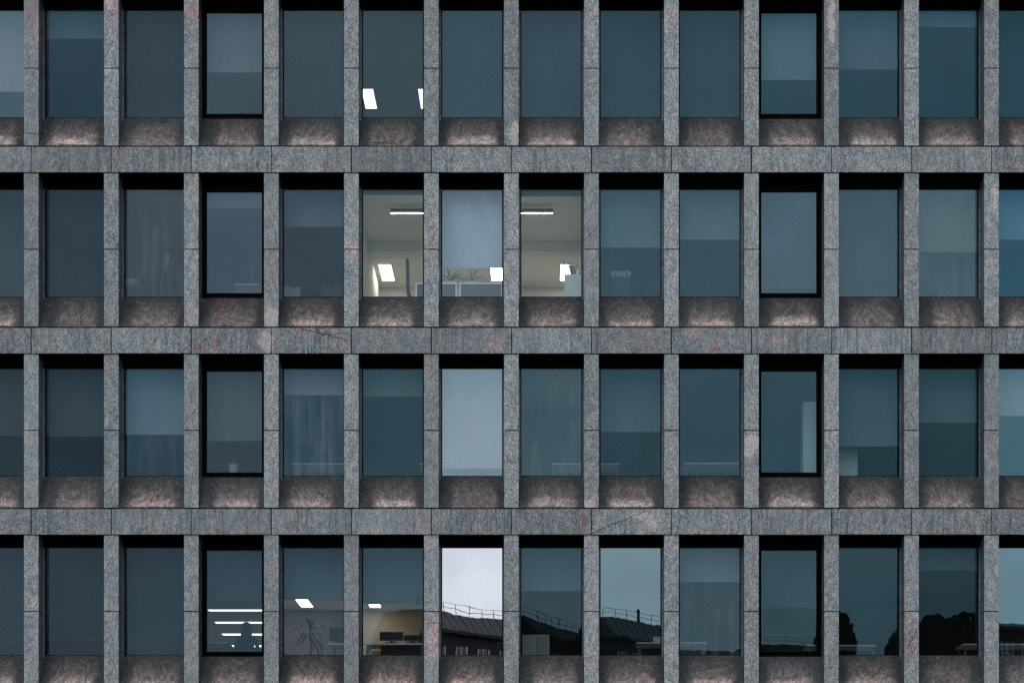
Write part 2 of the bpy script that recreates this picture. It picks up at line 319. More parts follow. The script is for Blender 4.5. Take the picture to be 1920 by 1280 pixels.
CAL = {(0,-1):((1.12,1.12,1.08),(1.87,1.69,1.69)),(0,0):((0.89,0.98,0.97),(3.83,3.14,2.85)),(0,1):((1.21,1.21,1.16),(1.0,1.0,1.0)),(0,2):((1.01,1.01,0.97),(2.42,2.25,2.22)),(0,3):((1.1,1.07,1.02),(1.0,1.0,1.0)),(0,4):((.92,.99,1.02),(1.0,1.0,1.0)),(0,5):((1.21,1.15,1.1),(1.0,1.0,1.0)),(0,6):((1.25,1.25,1.21),(1.0,1.0,1.0)),(0,7):((1.28,1.3,1.25),(1.0,1.0,1.0)),(0,8):((1.23,1.27,1.22),(1.0,1.0,1.0)),(0,9):((0.99,1.07,1.04),(2.32,2.06,2.0)),(0,10):((0.96,1.06,1.04),(2.28,1.87,1.76)),(0,11):((0.88,1.03,1.02),(6.59,5.09,4.53)),(0,12):((1.24,1.32,1.28),(1.0,1.0,1.0)),(1,-1):((1.37,1.36,1.27),(1.0,1.0,1.0)),(1,0):((1.4,1.39,1.32),(1.0,1.0,1.0)),(1,1):((0.99,1.0,0.96),(1.0,1.0,1.0)),(1,2):((1.12,1.13,1.08),(9.1,7.68,7.19)),(1,3):((1.02,1.03,1.0),(3.43,2.98,2.74)),(1,4):((1,1,1),(1,1,1)),(1,5):((1.0,1.0,1.0),(1.16,1.15,2.61)),(1,6):((1,1,1),(1,1,1)),(1,7):((0.99,1.03,0.99),(2.89,2.44,2.42)),(1,8):((1.08,1.1,1.05),(2.7,2.42,2.4)),(1,9):((1.38,1.32,1.24),(1.0,1.0,1.0)),(1,10):((1.44,1.41,1.34),(1.0,1.0,1.0)),(1,11):((1.1,1.13,1.1),(2.54,2.24,2.08)),(1,12):((1.01,1.1,1.06),(2.92,2.44,8.73)),(2,-1):((0.99,1.01,0.99),(2.23,2.05,1.98)),(2,0):((0.98,1.02,1.02),(2.35,2.1,2.0)),(2,1):((0.83,0.96,0.96),(2.65,2.33,92.64)),(2,2):((1.09,1.09,1.05),(2.31,2.06,1.98)),(2,3):((0.68,0.87,0.88),(7.54,15.62,10.68)),(2,4):((0.95,1.0,0.98),(4.23,3.71,3.42)),(2,5):((1.96,1.54,1.55),(1.0,1.0,1.0)),(2,6):((0.94,1.0,0.97),(1.0,1.0,1.0)),(2,7):((0.93,0.98,0.97),(2.54,2.25,2.11)),(2,8):((0.95,1.0,0.98),(1.0,1.0,1.0)),(2,9):((0.94,1.0,0.98),(1.0,1.0,1.0)),(2,10):((0.77,0.91,0.91),(1.95,1.72,1.63)),(2,11):((0.83,0.94,0.94),(2.93,2.51,2.32)),(2,12):((1.0,1.02,1.0),(801922.06,161225.29,72307.65)),(3,-1):((1.1,1.08,1.06),(1.0,1.0,1.0)),(3,0):((1.1,1.12,1.13),(1.0,1.0,1.0)),(3,1):((1.23,1.25,1.21),(1.0,1.0,1.0)),(3,2):((1.0,1.0,1.0),(2.05,1.88,1.7)),(3,3):((1.0,1.0,1.0),(2.1,1.87,1.75)),(3,4):((1.0,1.0,1.0),(2.19,1.94,1.8)),(3,5):((2.82,1.7,1.45),(1.0,1.0,1.0)),(3,6):((0.99,0.99,0.99),(2.77,2.42,2.29)),(3,7):((1.04,1.03,1.02),(1.0,1.0,1.0)),(3,8):((0.88,0.92,0.93),(4.02,3.4,3.2)),(3,9):((1.27,1.29,1.27),(1.0,1.0,1.0)),(3,10):((0.88,0.94,0.95),(1.0,1.0,1.0)),(3,11):((0.94,1.01,1.02),(5.7,4.1,3.65)),(3,12):((1.07,1.06,1.05),(1.0,1.0,1.0))}
CAL[1, 5] = (CAL[1, 5][0], tuple(a * b for a, b in zip(CAL[1, 5][1], (1.3, 1.2, 1.18))))
REFL_SKY = (.72, .76, .84); BLIND_E = (.30, .32, .35)

# ------------------------------------------------------------------ the facade
PITCH = 150.05; RP = 339.1; DEP = .43
def pier_l(i): return 45 + PITCH * i            # photo px of a pier's left edge
def band_top(r): return 276.0 + RP * r          # band under row r
def band_bot(r): return 323.4 + RP * r
COLS = range(-2, 14); ROWS = range(4)
bld = thing('office_building', 'dark modernist office facade with granite piers, bands and rows of tinted windows', 'building', (0, 0, 0))
GJ = .010                                        # half a joint
for r in ROWS:
    zt, zb = Z(band_bot(r - 1) + 1.3), Z(band_top(r) - 3.2); zj = Z(467.3 + RP * (r - 1))
    for i in range(-2, 15):
        x0, x1 = X(pier_l(i)), X(pier_l(i) + 27.2)
        m = MB(); m.box((x0, 0, zj + GJ), (x1, .52, zt), 0, 1); m.box((x0, 0, zb), (x1, .52, zj - GJ), 0, 1)
        for op, a_, b_ in ((i - 1 in (2, 9), x0 - .0295, x0), (i in (2, 9), x1, x1 + .0295)):
            if not op: m.box((a_, .400, zb + .04), (b_, .50, zt), 1)
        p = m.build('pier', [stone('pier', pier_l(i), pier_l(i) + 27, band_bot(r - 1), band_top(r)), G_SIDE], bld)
        c = MB(); c.box((x0 + .006, .012, zb - .02), (x1 - .006, .5, zt + .006)); c.build('joint_filler', VOID, p)
for r in range(-1, 4):
    zt, zb = Z(band_top(r)), Z(band_bot(r))
    for i in range(-3, 14):
        xa, xb = X(pier_l(i) + 13.6), X(pier_l(i + 1) + 13.6)
        jy = random.uniform(-.004, .004); jz = random.uniform(-.003, .002); m = MB(); m.box((xa + GJ + random.uniform(-.003, .003), -.018 + jy, zb + jz), (xb - GJ + random.uniform(-.003, .003), .16, zt + jz)); m.build('spandrel_stone', stone('band', pier_l(i) + 14, pier_l(i + 1) + 14, band_top(r), band_bot(r)), bld)
    m = MB(); x0, x1 = X(pier_l(-3)), X(pier_l(14) + 30)
    m.box((x0, .004, zb + .006), (x1, .7, zt - .008)); m.build('spandrel_core', VOID, bld)
    m = MB(); m.box((x0, .01, zb - .004), (x1, .70, zb + .003)); m.box((x0, .40, zb - 17.6 / PPM), (x1, .70, zb - .0045))
    m.build('soffit', BLACK, bld)  # near-black soffit: its deep shade is put into the colour
lin = srgb
def pane_mats(key):
    lo, up, edge, o = WIN[key]; cal = CAL.get(key, ((1, 1, 1), (1, 1, 1)))
    T = o.get('T', .5); l = lin(lo)
    refl = tuple(min(.97, max(0.0, l[i] / REFL_SKY[i] * cal[0][i])) for i in range(3))
    bc = None
    if up:
        u = lin(up); bc = tuple(min(.9, max(.02, (u[i] - l[i]) / (T * BLIND_E[i]) * cal[1][i])) for i in range(3))
    return refl, T, bc, edge, o
for r in ROWS:
    ztop, zbot = Z(band_bot(r - 1) + 17.6), Z(band_top(r) - 71.3)
    for i in COLS:
        xa, xb = X(pier_l(i) + 27.2), X(pier_l(i + 1))
        # sloped apron under the glass
        s0 = Z(band_top(r)) + .036
        prof = [(.46, zbot - .004)]
        for k in range(7):
            q = k / 6; prof.append((.428 * (1 - q) + .014 * q + .018 * math.sin(math.pi * q), (zbot - .004) * (1 - q) + s0 * q - .012 * math.sin(math.pi * q)))
        prof += [(.04, s0 - .012), (.04, s0 - .034), (.46, s0 - .034)]
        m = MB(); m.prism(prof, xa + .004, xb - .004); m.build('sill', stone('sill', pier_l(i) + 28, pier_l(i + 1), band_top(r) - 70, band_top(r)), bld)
        # window
        refl, T, bc, edge, o = pane_mats((r, i))
        op = i in (2, 9)
        ml, mr, mt, mbm = (.095, .10, .055, .062) if op else (.050, .050, 0.0, 0.0); fw = .2 if op else .020
        gx0, gx1, gz0, gz1 = xa + ml, xb - mr, zbot + mbm, ztop - mt
        f = MB()
        for a, b in (((max(xa + .002, gx0 - fw), .405, zbot - .03), (gx0, .455, ztop)), ((gx1, .405, zbot - .03), (min(xb - .002, gx1 + fw), .455, ztop))): f.box(a, b)
        f.box((gx0, .405, gz1), (gx1, .455, ztop + .03) if not op else (gx1, .455, ztop)) if op else f.box((gx0, .415, gz1 - .006), (gx1, .455, ztop))
        f.box((gx0, .405 if op else .425, zbot - .03), (gx1, .455, gz0))
        if op:
            f.box((gx0 - .02, .385, gz0 - .03), (gx1 + .02, .403, gz0 - .016)); f.box((gx0 - .022, .385, gz0 - .03), (gx0 - .008, .403, gz1 + .02)); f.box((gx1 + .008, .385, gz0 - .03), (gx1 + .022, .403, gz1 + .02))
        win = f.build('window', BLACK, bld)
        g = MB(); g.box((gx0 - .004, .430, gz0 - .004), (gx1 + .004, .442, gz1 + .004), 1)
        for fc in g.bm.faces:
            if all(abs(v.co.y - .430) < 1e-5 for v in fc.verts): fc.material_index = 0
        tr = (T * .93, T * .98, T)
        g.build('pane', [glass('coated glass', refl, tr, o.get('wave', 1.0), o.get('streak', 0.0), o.get('dust', .02 if r == 3 and i >= 4 else .05), .3 if (r, i) in ((3, 5), (3, 7), (2, 5), (3, 12)) else 1.15), CLEAR], win)
        if bc:
            ze = Z(edge, .50)
            b = MB(); b.box((gx0 - .03, .500, ze), (gx1 + .03, .503, ztop + .06)); b.tube([(gx0 - .03, .5015, ze), (gx1 + .03, .5015, ze)], .007, 6)
            b.build('blind', blind_mat(bc, .5 if (r, i) == (1, 5) else 0.0), win)
# wall above and below the storeys in view, closing the block
m = MB(); m.box((X(-700), 0, Z(-63) + .01), (X(2500), .5, Z(-63) + 4)); m.box((X(-700), 0, 0), (X(2500), .5, Z(band_bot(3)) - .2)); m.box((X(-700), .02, 0), (X(pier_l(-2)) - .01, .5, Z(-60))); m.box((X(pier_l(14) + 28) + .01, .02, 0), (X(2500), .5, Z(-60)))
m.build('outer_wall', G_PIER, bld)

# ------------------------------------------------------------------ rooms behind the glass
def storey(r): return Z(band_top(r) - 71.3) - .37, Z(band_bot(r - 1) + 17.6) + .03     # floor, ceiling heights
XL, XR = X(pier_l(-3)), X(pier_l(14) + 30)
for r in ROWS:
    zf, zc = storey(r)
    m = MB(); m.box((XL, .47, zc), (XR, 17.5, zc + .06)); m.build('ceiling_slab', CEIL_W, bld)
    m = MB(); m.box((XL, .47, zf - .06), (XR, 17.5, zf)); m.build('floor_slab', FLOOR_W, bld)
def part_px(i): return X(pier_l(i) + 13.6, .3)
rooms = {   # row: list of (first col, last col, depth, wall material)
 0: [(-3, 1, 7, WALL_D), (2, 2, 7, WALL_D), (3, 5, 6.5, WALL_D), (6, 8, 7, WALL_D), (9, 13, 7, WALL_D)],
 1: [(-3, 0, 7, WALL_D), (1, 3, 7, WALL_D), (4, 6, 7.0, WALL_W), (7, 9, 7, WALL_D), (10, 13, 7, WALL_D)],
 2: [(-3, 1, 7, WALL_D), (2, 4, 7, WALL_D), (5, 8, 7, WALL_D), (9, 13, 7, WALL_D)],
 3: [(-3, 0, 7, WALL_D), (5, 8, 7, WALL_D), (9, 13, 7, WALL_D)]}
for r, lst in rooms.items():
    zf, zc = storey(r)
    for a, b, dep, wm in lst:
        x0, x1 = part_px(a) + .03, part_px(b + 1) - .03
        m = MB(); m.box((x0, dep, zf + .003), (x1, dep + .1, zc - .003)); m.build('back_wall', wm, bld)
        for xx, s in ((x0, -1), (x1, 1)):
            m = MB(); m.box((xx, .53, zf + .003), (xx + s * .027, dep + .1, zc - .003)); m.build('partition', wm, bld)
def wall_path(pts, r, wm, name='partition', th=.05):      # a partition following a plan line
    zf, zc = storey(r)
    m = MB()
    for (xa, ya), (xb, yb) in zip(pts, pts[1:]):
        d = Vector((xb - xa, yb - ya)).normalized() * th / 2; n = (-d.y, d.x)
        v = [m.bm.verts.new((px_ + s_ * n[0], py_ + s_ * n[1], z_)) for z_ in (zf + .003, zc - .003) for px_, py_, s_ in ((xa, ya, 1), (xb, yb, 1), (xb, yb, -1), (xa, ya, -1))]
        for f in ((0,1,2,3),(7,6,5,4),(0,4,5,1),(1,5,6,2),(2,6,7,3),(3,7,4,0)): m.bm.faces.new([v[i] for i in f])
    m.build(name, wm, bld)
xa_, xb_, xc_, xd_ = part_px(1), part_px(3), part_px(4), part_px(5)
wall_path([(xa_, .53), (xa_ - 1.2, 17.3)], 3, WALL_M); wall_path([(xb_, .53), (xb_ - 1.06, 9.15)], 3, WALL_M); wall_path([(xb_ - 1.06, 9.2), (xb_ - 1.06, 17.2)], 3, WALL_M)
wall_path([(xc_, .53), (xc_ - .87, 9.1)], 3, WALL_W); wall_path([(xd_, .53), (xd_, 9.1)], 3, WALL_W)
wall_path([(xa_ - 1.2, 17.25), (xb_ - 1.06, 17.25)], 3, WALL_M, 'back_wall'); wall_path([(xb_ - 1.0, 9.2), (xc_ - .9, 9.2)], 3, WALL_M, 'back_wall'); wall_path([(xc_ - .84, 9.2), (xd_ - .03, 9.2)], 3, WALL_W, 'back_wall')
# dropped beam across the ceiling of the lit meeting room
zf, zc = storey(1)
m = MB(); m.box((part_px(4) + .035, 3.7, zc - .22), (part_px(7) - .035, 4.1, zc - .003)); m.build('ceiling_beam', CEIL_W, bld)

# ------------------------------------------------------------------ lamps in the offices
WHITE = mat('white lacquer', (.72, .73, .72), .5, 0, .4, .04); GREYP = mat('dark grey plastic', (.03, .032, .036), .5)
def panel(x, y, r, wx, wy, strength, label, col=(1, .93, .84), group='recessed ceiling light panels', name='ceiling_light'):
    zf, zc = storey(r)
    t = thing(name, label, 'ceiling light', (x, y, zc), 0, group)
    m = MB(); m.box((-wx/2, -wy/2, -.012), (wx/2, wy/2, -.004)); m.build('diffuser', emit('lit diffuser', col, strength), t)
    m = MB(); e = .02
    m.box((-wx/2 - e, -wy/2 - e, -.016), (-wx/2 - .001, wy/2 + e, -.002)); m.box((wx/2 + .001, -wy/2 - e, -.016), (wx/2 + e, wy/2 + e, -.002))
    m.box((-wx/2, -wy/2 - e, -.016), (wx/2, -wy/2 - .001, -.002)); m.box((-wx/2, wy/2 + .001, -.016), (wx/2, wy/2 + e, -.002))
    m.build('frame', WHITE, t)
    return t
def py_depth(py, r):      # depth at which the sight line through py meets the ceiling of row r
    zc = storey(r)[1]; k = (HY - py) / F
    return (zc - EYE) / k - D
def panel_px(pxl, pxr, pyt, pyb, r, strength, label, **k):
    ya, yb = py_depth(pyt, r), py_depth(pyb, r)
    if ya > yb: ya, yb = yb, ya
    xl, xr = X(pxl, (ya + yb) / 2), X(pxr, (ya + yb) / 2)
    return panel((xl + xr) / 2, (ya + yb) / 2, r, xr - xl, yb - ya, strength, label, **k)
panel_px(682, 703, 166, 203, 0, 5, 'whole slanting light panel glowing low in the top row window')
panel_px(787, 808, 166, 203, 0, 5, 'light panel half hidden by the pier in the top row window')
panel_px(714, 736, 495, 525, 1, 13, 'bright light panel left of the tall office chair')
panel_px(921, 943, 501, 525, 1, 13, 'bright light panel under the pale blind above the white framed screens')
panel_px(1051, 1073, 495, 525, 1, 13, 'bright light panel behind the white planter box of tall leaves')
panel_px(560, 582, 1122.5, 1136.5, 3, 14, 'bright light panel above the potted dracaena in the bottom row', col=(1, .92, .86))
panel_px(693, 713, 1131.5, 1137, 3, 16, 'thin light panel on the amber lit ceiling above the monitors', col=(1, .85, .66))
for x, d_, lab in ((10, 0, 'tiny ceiling light at the top edge of the leftmost bottom row window'), (304, 1, 'tiny ceiling light above the window with thin bare twigs'), (597, 2, 'tiny ceiling light above the dracaena window, at the glass top')):
    yy = .80
    panel(X(x, yy), yy, 3, .09, .07, 9, lab, group='tiny ceiling spotlights', name='ceiling_spotlight')
for k, (py, xl) in enumerate(((1142.5, 389), (1165.5, 402), (1187.7, 415), (1209.5, 430))):
    y0 = py_depth(py - 1.6, 3); y1 = py_depth(py + 1.6, 3); y0, y1 = min(y0, y1), max(y0, y1)
    xl = X(xl, y0); xr = -6.72
    panel((xl + xr) / 2, (y0 + y1) / 2, 3, xr - xl, y1 - y0, 3.2, ['topmost of the four strip lights receding behind the seated person', 'second strip light from the top, just above the head of the seated person', 'third strip light from the top, broken by the head of the seated person', 'lowest strip light, nearly hidden by the seated person'][k], col=(1, .96, .92), group='linear strip lights of the open office', name='strip_light')
# pendant of the meeting room
yy = 1.45; a, b = P(732, 400, yy), P(1037, 400, yy); zc = storey(1)[1]
t = thing('pendant_light', 'long slim pendant light hanging across the lit meeting room', 'pendant light', ((a.x + b.x)/2, yy, zc))
h = a.z - zc; L = (b.x - a.x) / 2
m = MB(); m.box((-L, -.026, h + .004), (L, .026, h + .09)); m.build('housing', mat('pendant housing', (.10, .11, .12), .5), t)
m = MB(); m.box((-L + .01, -.022, h - .001), (L - .01, .022, h + .003)); m.build('diffuser', emit('lit diffuser', (1, .95, .9), 28), t)
for sx in (-L * .8, L * .8):
    m = MB(); m.tube([(sx, 0, h + .105), (sx, 0, -.002)], .003, 5); m.build('cable', GREYP, t)

# ------------------------------------------------------------------ furniture
DESKG = mat('desk leg metal', (.16, .17, .18), .5); DESKW = mat('desk laminate', (.86, .90, .90), .4, 0, .4, .04); FABRIC = mat('screen fabric', (.16, .20, .23), .9, 0, .1)
ALU = mat('white metal frame', (.92, .93, .94), .35, 0, .5, .03); CARD = mat('cardboard', (.42, .30, .19), .9, 0, .1)
LEAF = mat('dark plant leaf', (.035, .06, .04), .5); LEAFP = mat('pale plant leaf', (.22, .27, .22), .5); POT = mat('white pot', (.75, .77, .77), .5, 0, .4, .03)
PAPER = mat('pale paper', (.75, .77, .78), .8); PALEBOX = mat('pale painted board', (.55, .62, .62), .6); LOCK = mat('pale green locker paint', (.60, .80, .78), .6); SOIL = mat('potting soil', (.03, .022, .016), .95)
def desk(pl, pr, py, r, yy, label, depth=.75, extra=None):
    zf, _ = storey(r); xl, xr = X(pl, yy), X(pr, yy); top = Z(py, yy)
    t = thing('desk', label, 'desk', ((xl + xr)/2, yy + depth/2, zf), 0, 'desks behind the windows'); L = (xr - xl)/2; h = top - zf
    m = MB(); m.box((-L, -depth/2, h - .028), (L, depth/2, h)); m.build('desk_top', DESKW, t, bevel=.003)
    for sx in (-L + .06, L - .06):
        for sy in (-depth/2 + .05, depth/2 - .05):
            m = MB(); m.box((sx - .02, sy - .02, .002), (sx + .02, sy + .02, h - .03)); m.build('leg', DESKG, t)
    return t
desk(440, 486, 532, 1, .9, 'short white edged desk in the left window with the thick black frame')
desk(547, 655, 868, 2, .9, 'long pale desk edge behind the streaky window in the third row')
desk(787, 938, 868, 2, .9, 'desk under the palest full length blind of the third row')
desk(1033, 1163, 868, 2, .9, 'desk running behind the pier between two right of centre windows')
desk(1281, 1392, 867, 2, .9, 'desk behind the plain dark window right of centre, third row')
desk(60, 215, 1190, 3, 1.6, 'long thin desk line in the lower left windows of the bottom row')
desk(389, 427, 1203, 3, 1.2, 'desk end left of the seated person in the bottom row')
desk(615, 655, 1205, 3, .85, 'desk carrying the single monitor beside the potted dracaena')
dk = desk(683, 797, 1205, 3, .85, 'desk carrying two dark monitors in the amber lit office')
desk(931, 960, 1203, 3, .85, 'bit of desk at the right edge of the brightest reflecting window')
desk(1194, 1326, 1203, 3, .85, 'pale desk edge crossing two reflecting windows right of centre')
desk(1513, 1643, 1208, 3, .85, 'bluish desk edge behind the round black tree reflections')
desk(1805, 1930, 1206, 3, .85, 'desk at the bottom right corner of the photo')

def framed_screen(pl, pr, py, r, yy, label):
    zf, _ = storey(r); xl, xr = X(pl, yy), X(pr, yy); top = Z(py, yy) - zf
    t = thing('desk_screen', label, 'desk screen', ((xl + xr)/2, yy, zf), 0, 'white framed desk screens in the lit office'); L = (xr - xl)/2; e = .035
    m = MB(); m.box((-L, -.02, top - e), (L, .02, top)); m.box((-L, -.02, .0), (-L + e, .02, top - e - .001)); m.box((L - e, -.02, .0), (L, .02, top - e - .001)); m.build('frame', ALU, t)
    m = MB(); m.box((-L + e, -.01, .30), (L - e, .01, top - e)); m.build('fabric_panel', FABRIC, t)
framed_screen(779, 857, 530, 1, 2.05, 'white framed screen beside the tall chair, reaching behind the pier')
framed_screen(861, 943, 530, 1, 2.05, 'white framed screen fully in view under the pale blind')

# tall backed office chair, seen from the side
def office_chair(loc, rz, label, mt=GREYP, headrest=True, top=1.28, bk=1.0):
    t = thing('office_chair', label, 'office chair', loc, rz)
    m = MB(); m.lathe((0, 0, 0), [(.02, .07), (.035, .09), (.03, .30), (.025, .42)], 12)
    for k in range(5):
        a = k * 2 * math.pi / 5; m.tube([(0, 0, .09), (.29 * math.cos(a), .29 * math.sin(a), .06)], [.022, .014], 6); m.lathe((.29 * math.cos(a), .29 * math.sin(a), 0), [(.02, 0.0), (.028, .02), (.02, .05)], 8)
    m.build('base', mt, t)
    m = MB(); m.box((-.24, -.23, .44), (.24, .25, .51)); m.build('seat', mt, t, bevel=.02)
    m = MB(); pr = [(-.24, .52), (-.27, .52), (-.30, .70), (-.33, .88), (-.37, 1.02), (-.345, 1.02), (-.30, .88), (-.265, .70)]
    m.prism([(y, .52 + (z - .52) * bk) for y, z in pr], -.21, .21); m.build('backrest', mt, t)
    if headrest:
        m = MB(); m.prism([(-.37, 1.04), (-.42, 1.08), (-.43, top - .04), (-.40, top), (-.37, top - .04), (-.36, 1.08)], -.14, .14); m.build('headrest', mt, t)
    for sx in (-.26, .26):
        m = MB(); m.tube([(sx, .02, .47), (sx, .02, .66)], .015, 6); m.box((sx - .03, -.12, .66), (sx + .03, .14, .69)); m.build('armrest', mt, t)
    return t
zf1 = storey(1)[0]
cx = P(775, 500, 2.6)
office_chair((cx.x + .28, 2.6, zf1), R(-90), 'tall black office chair with headrest, seen from the side', top=Z(486, 2.6) - zf1, bk=1.15)

def bx_thing(name, label, cat, pl, pr, pt, pb, yy, dep, m_, group=None, floor=None, lid=None):
    a, b = P(pl, pb, yy), P(pr, pt, yy); z0 = floor if floor is not None else a.z
    t = thing(name, label, cat, ((a.x + b.x)/2, yy + dep/2, z0), 0, group); L = (b.x - a.x)/2; h = b.z - z0
    m = MB(); m.box((-L, -dep/2, 0), (L, dep/2, h)); m.build('body', m_, t, bevel=.004)
    return t, L, h
# planter cabinet with leaves
t, L, h = bx_thing('planter_box', 'white planter box of tall leaves in the right lit window', 'planter', 1058, 1096, 514, 556, .8, .35, PALEBOX, floor=zf1)
m = MB(); m.box((-L + .02, -.15, h + .001), (L - .02, .15, h + .006)); m.build('soil', SOIL, t)
m = MB()
for k in range(16):
    x_ = -L + .04 + random.random() * (2 * L - .08); d = Vector((random.uniform(-.35, .45), random.uniform(-.2, .3), 1))
    m.leaf((x_, random.uniform(-.12, .12), h + .004), d, random.uniform(.22, .50), random.uniform(.02, .045), random.uniform(0, .5), 5)
m.leaf((.02, 0, h + .004), (.08, 0, 1), .52, .022, .1, 5); m.leaf((-.05, 0, h + .004), (.1, 0, 1), .46, .018, .1, 5)
m.build('foliage', LEAFP, t)
t, L, h = bx_thing('cardboard_box', 'low cardboard box with torn papers in the left of the second row', 'box', 526, 563, 540, 556, .9, .4, PALEBOX, floor=zf1)
m = MB()
for k in range(16):
    x_ = -L + (k + .5) * 2 * L / 16; m.box((x_ - .014, -.1 + random.random() * .1, h + .001), (x_ + .012, -.095 + random.random() * .1, h + .03 + random.random() * .07))
m.build('papers', PAPER, t)
bx_thing('cardboard_box', 'plain pale box by the right side of the dim window', 'box', 602, 641, 535.5, 556, .9, .4, WALL_D, floor=zf1)
t, L, h = bx_thing('storage_box', 'tall box under a crumpled white sheet right of the lit office', 'box', 1146, 1183, 513, 556, .8, .4, WALL_D, floor=zf1)
m = MB()
for k in range(12): 
    x_ = -L + k * 2 * L / 12; m.prism([(-.21, h - .01 - random.random() * .07), (-.22, h + .05), (0, h + .07 + random.random() * .07), (.2, h + .03), (.2, h + .002)], x_, x_ + 2 * L / 12)
m.build('crumpled_sheet', PAPER, t)
m = MB(); m.box((X(1120, .9), .9, zf1 + .004), (X(1143, .9), 1.3, storey(1)[1] - .004)); m.build('column', WALL_D, bld)
bx_thing('monitor_box', 'small pale box at the lower left of the streaky second row window', 'box', 225, 257, 522, 533, 1.0, .3, PAPER)
# bent desk lamp and its rod
t = thing('desk_lamp', 'faint slim desk lamp with a bent arm behind streaky glass', 'lamp', P(303, 556, 1.0))
o_ = P(303, 556, 1.0)
m = MB(); m.tube([P(304, 556, 1.0) - o_, P(303, 528, 1.0) - o_, P(308, 492, 1.0) - o_, P(311, 474, 1.0) - o_], .008, 6); m.build('arm', PAPER, t)
m = MB(); m.tube([P(310, 474, 1.0) - o_, P(316, 480, 1.02) - o_, P(313, 497, 1.02) - o_, P(308, 500, 1.02) - o_], [.02, .028, .026, .014], 8); m.build('lamp_shade', WALL_W, t)
m = MB(); o_ = P(471, 532, 1.1); m.tube([(0, 0, 0), P(473.5, 487, 1.1) - o_], .006, 6); rod = m.build('floor_pole', PAPER); rod.location = o_
tag(rod, 'thin pale rod leaning above the desk, left black framed window', 'rod')

# cupboards along the far wall of the lit office
t = thing('wall_cupboard', 'row of cream cupboards on the far wall of the lit office', 'cupboard', (X(935, 6.5), 6.7, zf1)); L = 1.25
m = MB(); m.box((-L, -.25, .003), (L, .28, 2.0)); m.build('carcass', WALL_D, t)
for k in range(5):
    xk = -L + k * 2 * L / 5; m = MB(); m.box((xk + .008, -.272, .04), (xk + 2 * L / 5 - .008, -.252, 1.98)); d_ = m.build('door', WALL_W, t)
    m = MB(); m.box((xk + .42, -.295, 1.0), (xk + .45, -.2735, 1.14)); m.build('handle', GREYP, d_)
# plants behind the white framed screens
def arching(loc, n, ln, wd, label, m_, pot=True, up=.9, droop=1.6, group=None, name='potted_plant', potr=.09, poth=.16):
    t = thing(name, label, 'plant', loc, 0, group); z0 = 0
    if pot:
        m = MB(); m.lathe((0, 0, 0), [(potr * .75, 0), (potr, poth), (potr * 1.04, poth + .01), (potr * .9, poth + .012)], 20); m.build('pot', POT, t, smooth=False); z0 = poth
    m = MB()
    for k in range(n):
        a = k * 2.4 + random.random() * .5; u = up * random.uniform(.7, 1.3)
        m.leaf((0, 0, z0), (math.cos(a), math.sin(a) * .6, u), ln * random.uniform(.7, 1.1), wd * random.uniform(.7, 1.2), droop * random.uniform(.7, 1.2), 7)
    m.build('foliage', m_, t)
    return t
o_ = P(843, 530, 2.5); desk_z = o_.z - .16
arching((X(845, 2.5), 2.5, desk_z), 14, .46, .035, 'arching plant left of centre under the pale blind of the lit office', LEAFP, up=2.0, droop=2.0)
arching((X(885, 2.5), 2.5, desk_z), 11, .44, .03, 'arching plant right of centre under the pale blind of the lit office', LEAFP, up=2.0, droop=2.0)
# their shelf
t = thing('plant_shelf', 'low shelf for the arching plants behind the white framed screens', 'shelf', (X(868, 2.5), 2.55, zf1))
m = MB(); m.box((-.42, -.15, desk_z - zf1 - .03), (.42, .15, desk_z - zf1 - .001)); m.build('shelf_board', DESKW, t)
for sx in (-.40, .38):
    m = MB(); m.box((sx, -.14, 0.002), (sx + .02, .14, desk_z - zf1 - .031)); m.build('side_panel', DESKW, t)
# white pot on the sill inside, third row
zs = Z(887, .62)
arching((X(438, .62), .62, zs), 9, .40, .006, 'wispy plant in a white pot behind the black framed window', LEAFP, up=2.6, droop=1.2, potr=.105, poth=Z(872, .62) - zs)
# lockers and boards, third row
zf2 = storey(2)[0]
t, L, h = bx_thing('locker', 'tall pale locker at the right of the black framed third row window', 'locker', 1506, 1550, 753, 886, .75, .5, LOCK, floor=zf2)
m = MB(); m.box((-L + .02, -.262, .05), (-L + .024, -.2515, h - .02)); m.box((-L + .03, -.256, .06), (L - .03, -.251, h - .03)); m.build('door', LOCK, t)
t, L, h = bx_thing('locker', 'half height pale cabinet at the left of a right hand window', 'cabinet', 1556, 1608, 838, 892, .75, .5, LOCK, floor=zf2)
m = MB(); m.box((-L + .03, -.258, .06), (L - .035, -.251, h - .03)); m.build('door', LOCK, t)
zf3 = storey(3)[0]
t, L, h = bx_thing('cabinet', 'greenish grey cabinet with ribbed side under the dark roof reflection', 'cabinet', 979, 1030, 1189, 1228, .75, .45, PALEBOX, floor=zf3)
m = MB()
for k in range(7): m.box((L - .26 + k * .035, -.232, .04), (L - .252 + k * .035, -.2265, h - .02))
m.build('rib', GREYP, t)
bx_thing('tissue_box', 'small white box standing on the desk right of centre, bottom row', 'box', 1225, 1243, 1192.5, 1203, .95, .15, PAPER)
# bare twigs in a vase
t = thing('potted_twigs', 'two thin bare twigs rising in a left bottom row window', 'plant', P(309, 1228, .7))
o_ = P(309, 1228, .7)
for pts in ([(309, 1240), (304, 1210), (301, 1196), (301, 1178)], [(276, 1240), (274, 1218), (272, 1205)], [(309, 1240), (306, 1216), (298, 1206)]):
    m = MB(); m.tube([P(a, b, .7) - o_ for a, b in pts], [.008, .007, .006, .003][:len(pts)], 5); m.build('twig', GREYP, t)
m = MB(); m.lathe((-.16, 0, -.37), [(.05, 0), (.22, .14), (.20, .17)], 14); m.build('vase', GREYP, t)

